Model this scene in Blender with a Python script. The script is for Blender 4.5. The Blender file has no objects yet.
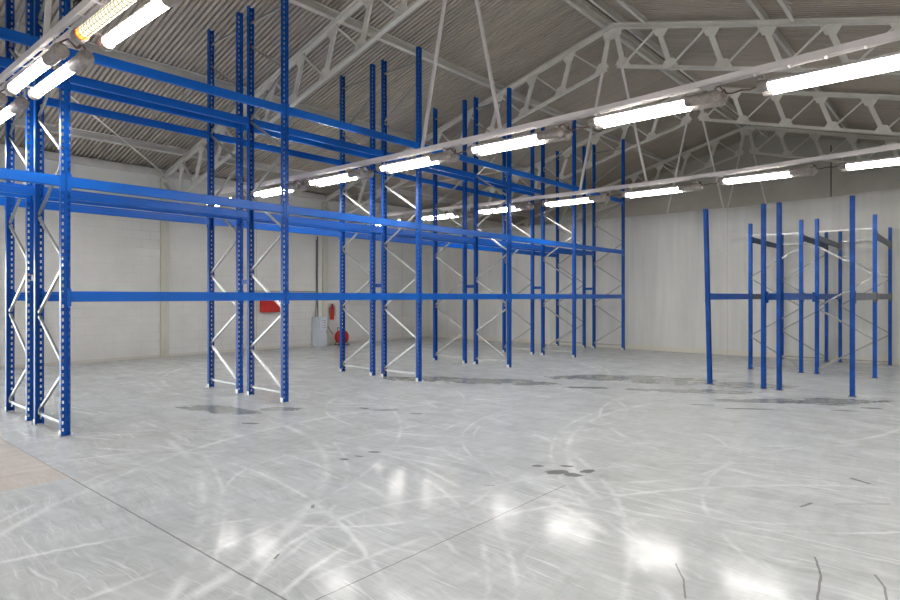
import bpy, math, random
from mathutils import Vector, Matrix
random.seed(7)
COL = bpy.context.scene.collection
PI = math.pi
# World axes: X = across the hall (towards the right-hand wall), Y = along the hall, Z = up. Metres.

# ------------------------------------------------------------------ materials
def new_mat(name):
    m = bpy.data.materials.new(name); m.use_nodes = True
    return m, m.node_tree.nodes, m.node_tree.links, m.node_tree.nodes['Principled BSDF']

def N(nodes, typ, **kw):
    n = nodes.new(typ)
    for k, v in kw.items(): setattr(n, k, v)
    return n

def noise(nodes, links, vec, scale, detail=4, rough=0.6, dist=0.0):
    n = nodes.new('ShaderNodeTexNoise'); n.inputs['Scale'].default_value = scale
    n.inputs['Detail'].default_value = detail; n.inputs['Roughness'].default_value = rough
    n.inputs['Distortion'].default_value = dist
    if vec is not None: links.new(vec, n.inputs['Vector'])
    return n.outputs['Fac']

def ramp(nodes, links, fac, p0, p1, c0=(0, 0, 0, 1), c1=(1, 1, 1, 1)):
    r = nodes.new('ShaderNodeValToRGB'); r.color_ramp.elements[0].position = p0; r.color_ramp.elements[1].position = p1
    r.color_ramp.elements[0].color = c0; r.color_ramp.elements[1].color = c1
    links.new(fac, r.inputs['Fac']); return r.outputs['Color']

def mth(nodes, links, op, a, b=None, c=None, clamp=False):
    n = nodes.new('ShaderNodeMath'); n.operation = op; n.use_clamp = clamp
    for i, x in enumerate((a, b, c)):
        if x is None: continue
        if isinstance(x, (int, float)): n.inputs[i].default_value = x
        else: links.new(x, n.inputs[i])
    return n.outputs[0]

def mix(nodes, links, fac, a, b, blend='MIX'):
    n = nodes.new('ShaderNodeMix'); n.data_type = 'RGBA'; n.blend_type = blend
    for sock, x in ((n.inputs['Factor'], fac), (n.inputs['A'], a), (n.inputs['B'], b)):
        if isinstance(x, (int, float)): sock.default_value = x
        elif isinstance(x, tuple): sock.default_value = x if len(x) == 4 else (*x, 1)
        else: links.new(x, sock)
    return n.outputs['Result']

def geo(nodes): return nodes.new('ShaderNodeNewGeometry').outputs['Position']
def objc(nodes): return nodes.new('ShaderNodeTexCoord').outputs['Object']

def mapped(nodes, links, vec, scale=(1, 1, 1), rot=(0, 0, 0), loc=(0, 0, 0)):
    m = nodes.new('ShaderNodeMapping'); links.new(vec, m.inputs['Vector'])
    m.inputs['Scale'].default_value = scale; m.inputs['Rotation'].default_value = rot; m.inputs['Location'].default_value = loc
    return m.outputs['Vector']

def bump(nodes, links, bsdf, h, strength, distance=0.01):
    b = nodes.new('ShaderNodeBump'); b.inputs['Strength'].default_value = strength; b.inputs['Distance'].default_value = distance
    links.new(h, b.inputs['Height']); links.new(b.outputs['Normal'], bsdf.inputs['Normal'])

def simple(name, col, rough=0.5, metal=0.0, vary=0.12, scale=6.0, spec=0.5, coat=0.0):
    m, n, l, b = new_mat(name)
    f = noise(n, l, geo(n), scale, 5)
    c = ramp(n, l, f, 0.3, 0.7, (*[x * (1 - vary) for x in col], 1), (*[min(1, x * (1 + vary)) for x in col], 1))
    l.new(c, b.inputs['Base Color'])
    b.inputs['Roughness'].default_value = rough; b.inputs['Metallic'].default_value = metal
    b.inputs['Specular IOR Level'].default_value = spec
    b.inputs['Coat Weight'].default_value = coat; b.inputs['Coat Roughness'].default_value = 0.15
    return m

def emis(name, col, strength):
    m, n, l, b = new_mat(name)
    b.inputs['Base Color'].default_value = (*[x * .8 for x in col], 1)
    b.inputs['Emission Color'].default_value = (*col, 1); b.inputs['Emission Strength'].default_value = strength
    return m

M = {}
M['blue'] = simple('blue_enamel', (0.001, 0.068, 0.35), 0.34, 0, 0.10, 3, 0.25, 0.0)
M['blue_beam'] = simple('blue_beam_enamel', (0.001, 0.115, 0.54), 0.32, 0, 0.08, 2, 0.35, 0.05)
M['blue_old'] = simple('weathered_blue_enamel', (0.002, 0.068, 0.34), 0.42, 0, 0.35, 5, 0.3)
M['dusty'] = simple('dusty_blue_grey_enamel', (0.030, 0.048, 0.12), 0.5, 0, 0.3, 4, 0.4)
M['grey_beam'] = simple('dusty_grey_enamel', (0.13, 0.14, 0.175), 0.5, 0, 0.2, 4, 0.4)
M['galv'] = simple('galvanised_steel', (0.40, 0.40, 0.39), 0.36, 0.85, 0.2, 30)
M['galv_light'] = simple('galvanised_foot_plate', (0.75, 0.75, 0.74), 0.35, 0.5, 0.15, 30)
M['white_steel'] = simple('white_painted_steel', (0.70, 0.68, 0.635), 0.45, 0, 0.07, 4, 0.4)
M['tie_white'] = simple('white_painted_tie_steel', (0.76, 0.72, 0.72), 0.65, 0, 0.05, 4, 0.2)
M['purlin'] = simple('grey_white_painted_purlin', (0.62, 0.60, 0.56), 0.5, 0, 0.08, 4, 0.4)
M['fit_grey'] = simple('dusty_grey_fitting', (0.34, 0.30, 0.275), 0.55, 0, 0.25, 25)
M['rusty'] = simple('rusty_plate', (0.16, 0.11, 0.075), 0.7, 0, 0.3, 20)
M['cable'] = simple('dark_cable', (0.05, 0.04, 0.04), 0.5)
M['cable_brown'] = simple('brown_cable', (0.16, 0.09, 0.07), 0.5)
M['tube'] = emis('lit_fluorescent_tube', (1.0, 0.98, 0.935), 17.0)
M['red'] = simple('red_enamel', (0.55, 0.025, 0.02), 0.35, 0, 0.08)
M['red_sign'] = simple('red_cabinet_enamel', (0.62, 0.03, 0.02), 0.4, 0, 0.05)
M['black'] = simple('black_rubber', (0.02, 0.02, 0.02), 0.6)
M['cabinet'] = simple('pale_blue_grey_enamel', (0.66, 0.71, 0.78), 0.4, 0, 0.05)
M['marking'] = simple('dark_red_print', (0.25, 0.06, 0.06), 0.5)
M['paper'] = simple('white_paper', (0.85, 0.85, 0.83), 0.7)  # steel whitened in its colour, standing in for glaring doorway light
M['gable'] = simple('grey_concrete_gable', (0.50, 0.49, 0.455), 0.85, 0, 0.08, 1.2)
M['pil'] = simple('cream_painted_concrete', (0.64, 0.62, 0.54), 0.75, 0, 0.05, 3)
M['ridge_cap'] = simple('dark_grey_ridge_sheet', (0.10, 0.10, 0.09), 0.7)
M['yard'] = simple('yard_concrete', (0.45, 0.44, 0.42), 0.8)
M['amber'] = emis('glowing_tube_end', (1.0, 0.16, 0.02), 2.6)

# half dead tube: pale glass with a faint glow
m, n, l, b = new_mat('faint_fluorescent_tube')
b.inputs['Base Color'].default_value = (0.72, 0.70, 0.52, 1); b.inputs['Roughness'].default_value = 0.25
b.inputs['Emission Color'].default_value = (1.0, 0.93, 0.66, 1); b.inputs['Emission Strength'].default_value = 0.55
M['faint'] = m

# roof sheet
m, n, l, b = new_mat('corrugated_roof_sheet')
g = geo(n)
st = noise(n, l, mapped(n, l, g, (0.35, 5.0, 0.35)), 1.0, 6, 0.7)
sp = noise(n, l, mapped(n, l, g, (1.0, 2.5, 1.0)), 3.0, 6, 0.75)
sx = n.new('ShaderNodeSeparateXYZ'); l.new(g, sx.inputs[0])
sheet = mth(n, l, 'FLOOR', mth(n, l, 'DIVIDE', sx.outputs['Y'], 0.828))
wn = n.new('ShaderNodeTexWhiteNoise'); wn.noise_dimensions = '1D'; l.new(sheet, wn.inputs['W'])
c = ramp(n, l, st, 0.3, 0.72, (0.42, 0.37, 0.315, 1), (0.53, 0.47, 0.41, 1))
c = mix(n, l, mth(n, l, 'MULTIPLY', wn.outputs['Value'], 0.25), c, (0.30, 0.265, 0.22, 1))
c = mix(n, l, mth(n, l, 'MULTIPLY', ramp(n, l, sp, 0.55, 0.75), 0.5), c, (0.15, 0.12, 0.10, 1))
lap = mth(n, l, 'LESS_THAN', mth(n, l, 'FRACT', mth(n, l, 'DIVIDE', sx.outputs['Y'], 0.828)), 0.018)
c = mix(n, l, mth(n, l, 'MULTIPLY', lap, 0.8), c, (0.45, 0.42, 0.38, 1))
l.new(c, b.inputs['Base Color']); b.inputs['Roughness'].default_value = 0.6
M['sheet'] = m

# painted block wall (wall face lies in the YZ plane)
m, n, l, b = new_mat('white_painted_blockwork')
g = geo(n)
sx = n.new('ShaderNodeSeparateXYZ'); l.new(g, sx.inputs[0])
cb = n.new('ShaderNodeCombineXYZ'); l.new(sx.outputs['Y'], cb.inputs[0]); l.new(sx.outputs['Z'], cb.inputs[1])
bt = n.new('ShaderNodeTexBrick'); l.new(cb.outputs[0], bt.inputs['Vector'])
bt.inputs['Scale'].default_value = 1; bt.inputs['Brick Width'].default_value = 0.42; bt.inputs['Row Height'].default_value = 0.21
bt.inputs['Mortar Size'].default_value = 0.006; bt.inputs['Mortar Smooth'].default_value = 0.6
patch = ramp(n, l, noise(n, l, g, 0.55, 4, 0.7), 0.42, 0.62)
mort = mth(n, l, 'MULTIPLY', bt.outputs['Fac'], patch)
base = ramp(n, l, noise(n, l, g, 0.9, 6, 0.65), 0.3, 0.7, (0.70, 0.69, 0.66, 1), (0.79, 0.785, 0.755, 1))
base = mix(n, l, mth(n, l, 'MULTIPLY', mort, 0.5), base, (0.42, 0.40, 0.36, 1))
low = mth(n, l, 'LESS_THAN', sx.outputs['Z'], 0.07)
base = mix(n, l, mth(n, l, 'MULTIPLY', low, 0.5), base, (0.58, 0.55, 0.45, 1))
for yy in (9.45, 15.3):
    j = mth(n, l, 'LESS_THAN', mth(n, l, 'ABSOLUTE', mth(n, l, 'SUBTRACT', sx.outputs['Y'], yy)), 0.014)
    base = mix(n, l, mth(n, l, 'MULTIPLY', j, 0.5), base, (0.40, 0.38, 0.33, 1))
l.new(base, b.inputs['Base Color']); b.inputs['Roughness'].default_value = 0.7
bump(n, l, b, mth(n, l, 'SUBTRACT', noise(n, l, g, 14, 4), mort), 0.35, 0.006)
M['wall'] = m

# plastic sheet curtain
m, n, l, b = new_mat('white_plastic_sheeting')
g = geo(n)
f1 = noise(n, l, mapped(n, l, g, (2.6, 1, 0.22)), 1.0, 5, 0.6, 0.4)
c = ramp(n, l, f1, 0.32, 0.7, (0.60, 0.60, 0.58, 1), (0.76, 0.755, 0.73, 1))
sx = n.new('ShaderNodeSeparateXYZ'); l.new(g, sx.inputs[0])
low = mth(n, l, 'LESS_THAN', mth(n, l, 'ADD', sx.outputs['Z'], mth(n, l, 'MULTIPLY', noise(n, l, g, 2.0), 0.12)), 0.19)
c = mix(n, l, mth(n, l, 'MULTIPLY', low, 0.6), c, (0.68, 0.64, 0.52, 1))
seam = mth(n, l, 'LESS_THAN', mth(n, l, 'ABSOLUTE', mth(n, l, 'SUBTRACT', sx.outputs['X'], -4.86)), 0.012)
c = mix(n, l, mth(n, l, 'MULTIPLY', seam, 0.35), c, (0.4, 0.39, 0.36, 1))
l.new(c, b.inputs['Base Color']); b.inputs['Roughness'].default_value = 0.45
b.inputs['Transmission Weight'].default_value = 0.0
bump(n, l, b, noise(n, l, mapped(n, l, g, (1.5, 1, 0.8)), 2.2, 5, 0.6, 0.8), 0.35, 0.05)
M['tarp'] = m

# polished concrete floor
m, n, l, b = new_mat('polished_concrete_floor')
g = geo(n)
sx = n.new('ShaderNodeSeparateXYZ'); l.new(g, sx.inputs[0]); X, Y = sx.outputs['X'], sx.outputs['Y']
wv = n.new('ShaderNodeTexNoise'); wv.inputs['Scale'].default_value = 0.8; wv.inputs['Detail'].default_value = 3; l.new(g, wv.inputs['Vector'])
warp = n.new('ShaderNodeVectorMath'); warp.operation = 'MULTIPLY_ADD'
l.new(wv.outputs['Color'], warp.inputs[0]); warp.inputs[1].default_value = (0.5, 0.5, 0); l.new(g, warp.inputs[2])
W = warp.outputs[0]
s1 = noise(n, l, mapped(n, l, W, (0.9, 4.5, 1), (0, 0, 0.75)), 1.3, 8, 0.72)
s2 = noise(n, l, mapped(n, l, W, (7.0, 1.2, 1), (0, 0, 0.5)), 1.3, 7, 0.7)
s3 = noise(n, l, mapped(n, l, W, (1.0, 7.0, 1), (0, 0, 0.2)), 2.6, 8, 0.75)
big = noise(n, l, g, 0.45, 5, 0.6)
base = ramp(n, l, s1, 0.32, 0.66, (0.29, 0.325, 0.345, 1), (0.66, 0.695, 0.73, 1))
base = mix(n, l, 0.35, base, ramp(n, l, s2, 0.34, 0.66, (0.31, 0.33, 0.34, 1), (0.68, 0.69, 0.70, 1)))
base = mix(n, l, 0.30, base, ramp(n, l, s3, 0.35, 0.66, (0.33, 0.34, 0.335, 1), (0.68, 0.68, 0.68, 1)))
base = mix(n, l, mth(n, l, 'MULTIPLY', ramp(n, l, big, 0.4, 0.65), 0.35), base, (0.41, 0.43, 0.42, 1))
fine = noise(n, l, g, 16, 6, 0.8)
base = mix(n, l, mth(n, l, 'MULTIPLY', ramp(n, l, fine, 0.6, 0.78), 0.30), base, (0.30, 0.31, 0.31, 1))
# light tyre arcs: rings around far-off centres, broken up by noise
brk = ramp(n, l, noise(n, l, g, 1.4, 5, 0.7), 0.42, 0.6)
brk2 = ramp(n, l, noise(n, l, mapped(n, l, g, loc=(7, 3, 0)), 1.1, 5, 0.7), 0.45, 0.62)
edge = mth(n, l, 'MULTIPLY', mth(n, l, 'SUBTRACT', noise(n, l, g, 9, 3), 0.5), 0.05)
def ring(cx, cy, r, w):
    d = mth(n, l, 'SQRT', mth(n, l, 'ADD', mth(n, l, 'POWER', mth(n, l, 'SUBTRACT', X, cx), 2), mth(n, l, 'POWER', mth(n, l, 'SUBTRACT', Y, cy), 2)))
    a = mth(n, l, 'ABSOLUTE', mth(n, l, 'ADD', mth(n, l, 'SUBTRACT', d, r), edge))
    return mth(n, l, 'SUBTRACT', 1.0, mth(n, l, 'DIVIDE', a, w), clamp=True)
acc = None
rings = [(-1.2, 4.6, 5.0, .05), (-1.2, 4.6, 5.16, .03), (-3.4, 1.2, 2.9, .05), (-3.4, 1.2, 3.08, .03), (-6.8, 0.2, 4.0, .06), (-6.8, 0.2, 4.18, .03),
         (0.6, 7.4, 4.2, .05), (0.6, 7.4, 4.36, .03), (-2.0, 2.7, 1.3, .035), (-9.5, 9.0, 4.4, .06), (-9.5, 9.0, 4.6, .04), (-4.0, 9.2, 3.4, .05),
         (-4.6, 0.6, 3.3, .03), (-4.6, 0.6, 3.45, .03), (-6.0, 1.4, 4.9, .04), (-2.2, 6.6, 2.4, .03), (-2.2, 6.6, 2.52, .025), (0.4, 3.2, 3.4, .03), (-1.0, 8.6, 3.0, .035), (-8.0, 5.0, 3.0, .03), (-5.0, -2.5, 5.4, .03), (-5.0, -2.5, 5.9, .025), (-3.9, 3.4, 1.1, .025), (0.9, 5.6, 2.6, .03), (-9.0, 1.0, 5.6, .035), (1.5, -1.5, 4.2, .025),
         (2.0, 2.0, 4.7, .035), (-0.2, 0.2, 4.1, .03), (-5.4, 6.8, 2.1, .04), (-3.2, 5.8, 1.5, .035), (-7.6, -4.2, 7.2, .06), (-7.6, -4.2, 7.34, .03)]
for i, rg in enumerate(rings):
    r_ = mth(n, l, 'MULTIPLY', ring(*rg), brk if i % 2 == 0 else brk2)
    acc = r_ if acc is None else mth(n, l, 'MAXIMUM', acc, r_)
scr = None
for (sc_, rot_, st_, ww, off_) in ((0.6, 0.9, 4.5, .014, 0), (0.9, -0.5, 4.0, .014, 3), (0.4, 0.55, 6.0, .012, 9), (1.2, 1.3, 4.0, .016, 5)):
    vt = n.new('ShaderNodeTexVoronoi'); vt.feature = 'DISTANCE_TO_EDGE'; vt.inputs['Scale'].default_value = sc_
    l.new(mapped(n, l, W, (1, st_, 1), (0, 0, rot_), (off_, off_, 0)), vt.inputs['Vector'])
    e_ = mth(n, l, 'SUBTRACT', 1.0, mth(n, l, 'DIVIDE', vt.outputs['Distance'], ww * sc_ * 1.3), clamp=True)
    e_ = mth(n, l, 'MULTIPLY', e_, brk if off_ in (0, 9) else brk2)
    scr = e_ if scr is None else mth(n, l, 'MAXIMUM', scr, e_)
fs_ = None
for (rot_, sc_, off_, th_) in ((0.55, 1.1, 0, .615), (1.35, 0.9, 4, .62), (-0.25, 1.3, 8, .62), (0.95, 2.0, 12, .61), (0.2, 2.2, 16, .61), (-0.9, 1.2, 21, .63)):
    q_ = noise(n, l, mapped(n, l, W, (1.0, 22.0, 1), (0, 0, rot_), (off_, off_, 0)), sc_, 3, 0.6)
    q_ = mth(n, l, 'MULTIPLY', ramp(n, l, q_, th_, th_ + .07), brk if off_ in (0, 8, 16) else brk2)
    fs_ = q_ if fs_ is None else mth(n, l, 'MAXIMUM', fs_, q_)
ds_ = ramp(n, l, noise(n, l, mapped(n, l, W, (1.0, 14.0, 1), (0, 0, 0.6), (31, 5, 0)), 1.6, 4, 0.65), .60, .70)
base = mix(n, l, mth(n, l, 'MULTIPLY', ds_, 0.4), base, (0.30, 0.32, 0.325, 1))
base = mix(n, l, mth(n, l, 'MULTIPLY', fs_, 0.55), base, (0.84, 0.85, 0.86, 1))
base = mix(n, l, mth(n, l, 'MULTIPLY', scr, 0.22), base, (0.80, 0.80, 0.79, 1))
base = mix(n, l, mth(n, l, 'MULTIPLY', acc, 0.7), base, (0.84, 0.85, 0.86, 1))
# straight scuffs
def seg(x0, y0, x1, y1, w):
    dx, dy = x1 - x0, y1 - y0; L = math.hypot(dx, dy); dx /= L; dy /= L
    px = mth(n, l, 'SUBTRACT', X, x0); py = mth(n, l, 'SUBTRACT', Y, y0)
    al = mth(n, l, 'ADD', mth(n, l, 'MULTIPLY', px, dx), mth(n, l, 'MULTIPLY', py, dy))
    ac = mth(n, l, 'ABSOLUTE', mth(n, l, 'ADD', mth(n, l, 'SUBTRACT', mth(n, l, 'MULTIPLY', px, -dy), mth(n, l, 'MULTIPLY', py, -dx)), mth(n, l, 'MULTIPLY', edge, 0.25)))
    inside = mth(n, l, 'LESS_THAN', mth(n, l, 'ABSOLUTE', mth(n, l, 'SUBTRACT', al, L / 2)), L / 2)
    return mth(n, l, 'MULTIPLY', mth(n, l, 'LESS_THAN', ac, w), inside)
dk = None
for s in ((-.70, 4.09, -.63, 3.85, .006), (-.63, 3.85, -.59, 3.5, .006), (-.41, 4.05, -.35, 3.91, .006), (-.35, 3.91, -.32, 3.7, .006), (-3.67, 2.71, -3.61, 2.66, .012), (-1.29, 3.47, -1.18, 3.3, .005), (-1.18, 3.3, -1.1, 3.1, .005),
          (-3.12, 2.06, -3.08, 2.0, .008), (-.78, 6.07, -.63, 5.98, .02), (-.77, 5.23, -.46, 5.5, .005), (-3.0, 3.9, -2.93, 3.95, .008), (-.95, 5.0, -.9, 5.15, .012)):
    r_ = seg(*s); dk = r_ if dk is None else mth(n, l, 'MAXIMUM', dk, r_)
# saw-cut joints
j = seg(-16, 1.78, -2.52, 1.77, .0055)
j = mth(n, l, 'MAXIMUM', j, seg(-2.52, -6, -2.50, 4.34, .004))
jl = seg(-2.3, 4.36, 4, 4.33, .006)
base = mix(n, l, mth(n, l, 'MULTIPLY', mth(n, l, 'MAXIMUM', dk, j), 0.75), base, (0.10, 0.085, 0.08, 1))
base = mix(n, l, mth(n, l, 'MULTIPLY', jl, 0.6), base, (0.85, 0.85, 0.85, 1))
# damp patches and dark marks: wobbly ellipses
wob = mth(n, l, 'MULTIPLY', mth(n, l, 'SUBTRACT', noise(n, l, mapped(n, l, g, (1, 1.6, 1)), 2.4, 7, 0.75), 0.5), 4.2)
wob2 = mth(n, l, 'MULTIPLY', mth(n, l, 'SUBTRACT', noise(n, l, g, 14, 4, 0.7), 0.5), 2.6)
def blob(cx, cy, a, b_, ang, wb):
    ca, sa = math.cos(ang), math.sin(ang)
    px = mth(n, l, 'SUBTRACT', X, cx); py = mth(n, l, 'SUBTRACT', Y, cy)
    p = mth(n, l, 'ADD', mth(n, l, 'MULTIPLY', px, ca / a), mth(n, l, 'MULTIPLY', py, sa / a))
    q = mth(n, l, 'ADD', mth(n, l, 'MULTIPLY', px, -sa / b_), mth(n, l, 'MULTIPLY', py, ca / b_))
    d = mth(n, l, 'ADD', mth(n, l, 'MULTIPLY', p, p), mth(n, l, 'MULTIPLY', q, q))
    return mth(n, l, 'MULTIPLY', mth(n, l, 'SUBTRACT', 1.0, mth(n, l, 'ADD', d, wb), clamp=True), 4.0, clamp=True)
def union(lst, wb):
    a = None
    for e in lst:
        r_ = blob(*e, wb); a = r_ if a is None else mth(n, l, 'MAXIMUM', a, r_)
    return a
damp = union([(-7.75, 4.15, .75, .22, .25), (-7.1, 4.75, .3, .15, .6), (-7.6, 8.3, 1.0, .35, .6), (-6.6, 8.75, .9, .38, .7), (-5.9, 9.0, .5, .25, .6), (-5.2, 10.6, 1.1, .45, .7), (-4.1, 11.0, .95, .5, .6),
              (-3.0, 11.2, .8, .4, .6), (-3.4, 10.0, 1.1, .22, .55), (-2.2, 9.8, .9, .2, .6), (-1.6, 10.3, .8, .25, .6), (-4.9, 9.2, .4, .12, .6)], wob)
base = mix(n, l, mth(n, l, 'MULTIPLY', damp, 0.72), base, (0.19, 0.195, 0.18, 1))
spots = union([(-2.97, 4.66, .06, .04, .5), (-2.74, 4.60, .12, .07, .9), (-2.60, 4.62, .09, .06, .3), (-2.77, 4.82, .06, .03, .5), (-2.55, 4.80, .08, .05, 1.2), (-4.47, 3.66, .05, .03, .5), (-4.45, 3.82, .05, .02, .4),
               (-4.46, 4.02, .07, .03, .6), (-1.95, 9.95, .25, .07, .6), (-1.5, 10.0, .2, .06, .5), (-1.05, 10.05, .16, .06, .5), (-1.75, 10.5, .25, .05, .6), (-1.3, 9.6, .18, .04, .4), (-0.95, 10.9, .12, .05, .5),
               (-6.6, 3.95, .12, .04, .6), (-6.0, 5.6, .2, .04, .7), (-6.3, 5.5, .1, .04, .1), (-5.5, 5.7, .1, .03, .5), (-2.3, 8.9, .35, .05, .6), (-2.9, 8.8, .2, .04, .5), (-5.9, 1.2, .04, .02, .3)], wob2)
base = mix(n, l, mth(n, l, 'MULTIPLY', spots, 0.9), base, (0.07, 0.07, 0.07, 1))
# sandy slab beyond the saw cut at the left
br = mth(n, l, 'MULTIPLY', mth(n, l, 'LESS_THAN', mth(n, l, 'ADD', X, mth(n, l, 'MULTIPLY', wob, 0.04)), -5.76), mth(n, l, 'LESS_THAN', Y, 1.775))
br = mth(n, l, 'MULTIPLY', br, ramp(n, l, mth(n, l, 'ADD', mth(n, l, 'MULTIPLY', Y, 0.5), mth(n, l, 'MULTIPLY', noise(n, l, g, 3), 0.3)), 0.62, 0.85))
base = mix(n, l, mth(n, l, 'MULTIPLY', br, 0.55), base, (0.55, 0.44, 0.35, 1))
l.new(base, b.inputs['Base Color'])
rg = ramp(n, l, noise(n, l, g, 2.2, 6, 0.7), 0.3, 0.7, (0.30, 0.30, 0.30, 1), (0.48, 0.48, 0.48, 1))
rg = mix(n, l, damp, rg, (0.24, 0.24, 0.24, 1))
cw = ramp(n, l, noise(n, l, mapped(n, l, g, loc=(3, 8, 0)), 2.6, 8, 0.8), 0.40, 0.60, (0.14, 0.14, 0.14, 1), (0.52, 0.52, 0.52, 1))
l.new(cw, b.inputs['Coat Weight']); b.inputs['Coat Roughness'].default_value = 0.115
cb_ = n.new('ShaderNodeBump'); cb_.inputs['Strength'].default_value = 0.35; cb_.inputs['Distance'].default_value = 0.004
l.new(noise(n, l, g, 7, 5, 0.6), cb_.inputs['Height']); l.new(cb_.outputs['Normal'], b.inputs['Coat Normal']); b.inputs['Coat IOR'].default_value = 1.45
l.new(rg, b.inputs['Roughness']); b.inputs['Specular IOR Level'].default_value = 0.30
bump(n, l, b, mth(n, l, 'ADD', noise(n, l, g, 1.6, 3), mth(n, l, 'MULTIPLY', noise(n, l, g, 24, 4), 0.06)), 0.30, 0.012)
M['floor'] = m

# ------------------------------------------------------------------ mesh helpers
class MB:
    def __init__(s): s.v, s.f, s.m = [], [], None
    def add(s, verts, faces):
        o = len(s.v); s.v += [tuple(p) for p in verts]; s.f += [tuple(i + o for i in f) for f in faces]; return s
    def box(s, x0, x1, y0, y1, z0, z1):
        return s.add([(x0, y0, z0), (x1, y0, z0), (x1, y1, z0), (x0, y1, z0), (x0, y0, z1), (x1, y0, z1), (x1, y1, z1), (x0, y1, z1)],
                     [(0, 3, 2, 1), (4, 5, 6, 7), (0, 1, 5, 4), (1, 2, 6, 5), (2, 3, 7, 6), (3, 0, 4, 7)])
    def prism(s, prof, p0, p1, side):
        """closed profile [(a, b)] swept from p0 to p1; a runs along `side`, b along dir x side"""
        p0, p1 = Vector(p0), Vector(p1); d = (p1 - p0).normalized()
        a = (Vector(side) - d * Vector(side).dot(d)).normalized(); b = d.cross(a)
        k = len(prof); vs = [p0 + a * x + b * y for x, y in prof] + [p1 + a * x + b * y for x, y in prof]
        area = sum(prof[i][0] * prof[(i + 1) % k][1] - prof[(i + 1) % k][0] * prof[i][1] for i in range(k))
        fs = [(i, (i + 1) % k, (i + 1) % k + k, i + k) for i in range(k)] + [tuple(range(k))[::-1], tuple(range(k, 2 * k))]
        if area < 0: fs = [f[::-1] for f in fs]
        return s.add(vs, fs)
    def bar(s, p0, p1, w, t, side): return s.prism([(-w/2, -t/2), (w/2, -t/2), (w/2, t/2), (-w/2, t/2)], p0, p1, side)
    def tube(s, p0, p1, r, k=12, r1=None):
        d = (Vector(p1) - Vector(p0)).normalized(); sd = Vector((0, 0, 1)) if abs(d.z) < .9 else Vector((1, 0, 0))
        if r1 is None: return s.prism([(r * math.cos(2*PI*i/k), r * math.sin(2*PI*i/k)) for i in range(k)], p0, p1, sd)
        a = (sd - d * sd.dot(d)).normalized(); b = d.cross(a); vs = []
        for p, rr in ((Vector(p0), r), (Vector(p1), r1)):
            vs += [p + a * (rr * math.cos(2*PI*i/k)) + b * (rr * math.sin(2*PI*i/k)) for i in range(k)]
        return s.add(vs, [(i, (i+1) % k, (i+1) % k + k, i + k) for i in range(k)] + [tuple(range(k))[::-1], tuple(range(k, 2*k))])
    def lathe(s, p0, d, prof, k=16):
        """prof [(along, radius)] around axis d from p0"""
        p0, d = Vector(p0), Vector(d).normalized(); sd = Vector((0, 0, 1)) if abs(d.z) < .9 else Vector((1, 0, 0))
        a = (sd - d * sd.dot(d)).normalized(); b = d.cross(a); vs = []; fs = []
        for t, r in prof: vs += [p0 + d * t + a * (r * math.cos(2*PI*i/k)) + b * (r * math.sin(2*PI*i/k)) for i in range(k)]
        for q in range(len(prof) - 1):
            for i in range(k): fs.append((q*k+i, q*k+(i+1) % k, (q+1)*k+(i+1) % k, (q+1)*k+i))
        fs += [tuple(range(k))[::-1], tuple(range((len(prof)-1)*k, len(prof)*k))]
        return s.add(vs, fs)
    def path(s, pts, r, k=8):
        pts = [Vector(p) for p in pts]; vs = []; fs = []
        for i, p in enumerate(pts):
            d = (pts[min(i+1, len(pts)-1)] - pts[max(i-1, 0)]).normalized()
            sd = Vector((0, 0, 1)) if abs(d.z) < .9 else Vector((1, 0, 0))
            a = (sd - d * sd.dot(d)).normalized(); b = d.cross(a)
            vs += [p + a * (r * math.cos(2*PI*q/k)) + b * (r * math.sin(2*PI*q/k)) for q in range(k)]
        for i in range(len(pts) - 1):
            for q in range(k): fs.append((i*k+q, i*k+(q+1) % k, (i+1)*k+(q+1) % k, (i+1)*k+q))
        fs += [tuple(range(k))[::-1], tuple(range((len(pts)-1)*k, len(pts)*k))]
        return s.add(vs, fs)
    def build(s, name, mat, parent=None, loc=None, smooth=False):
        me = bpy.data.meshes.new(name); me.from_pydata(s.v, [], s.f); me.materials.append(mat)
        if smooth:
            for p in me.polygons: p.use_smooth = True
            me.update()
        o = bpy.data.objects.new(name, me); COL.objects.link(o)
        if parent is not None: o.parent = parent
        if loc is not None: o.location = loc
        return o

def empty(name, loc=(0, 0, 0), rz=0.0):
    o = bpy.data.objects.new(name, None); COL.objects.link(o); o.location = loc; o.rotation_euler = (0, 0, rz); o.empty_display_size = .1
    return o
def tag(o, label=None, cat=None, group=None, kind=None):
    if cat and not kind: kind = 'thing'
    if label: o['label'] = label
    if cat: o['category'] = cat
    if group: o['group'] = group
    if kind: o['kind'] = kind
    return o
def copy_tree(o, kids, parent=None):
    c = o.copy(); COL.objects.link(c)
    if parent is not None: c.parent = parent
    for ch in kids.get(o, []): copy_tree(ch, kids, c)
    return c
def kidmap(root):
    d = {}
    def rec(o):
        d[o] = list(o.children)
        for c in d[o]: rec(c)
    rec(root); return d
TZ = [(XL_ + .05, 3.90) for XL_ in (-15.45,)] + [(-11.6, 3.84), (-9.7, 3.805), (-6.5, 3.80), (-4.9, 3.81), (-3.4, 3.825), (-2.2, 3.86), (-.5, 3.915), (4.05, 3.99)]
def tie_z(x):
    for (a, za), (b_, zb_) in zip(TZ, TZ[1:]):
        if x <= b_: return za + (zb_ - za) * (x - a) / (b_ - a)
    return TZ[-1][1]
def struct(mb, name, mat): return tag(mb.build(name, mat), kind='structure')

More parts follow.
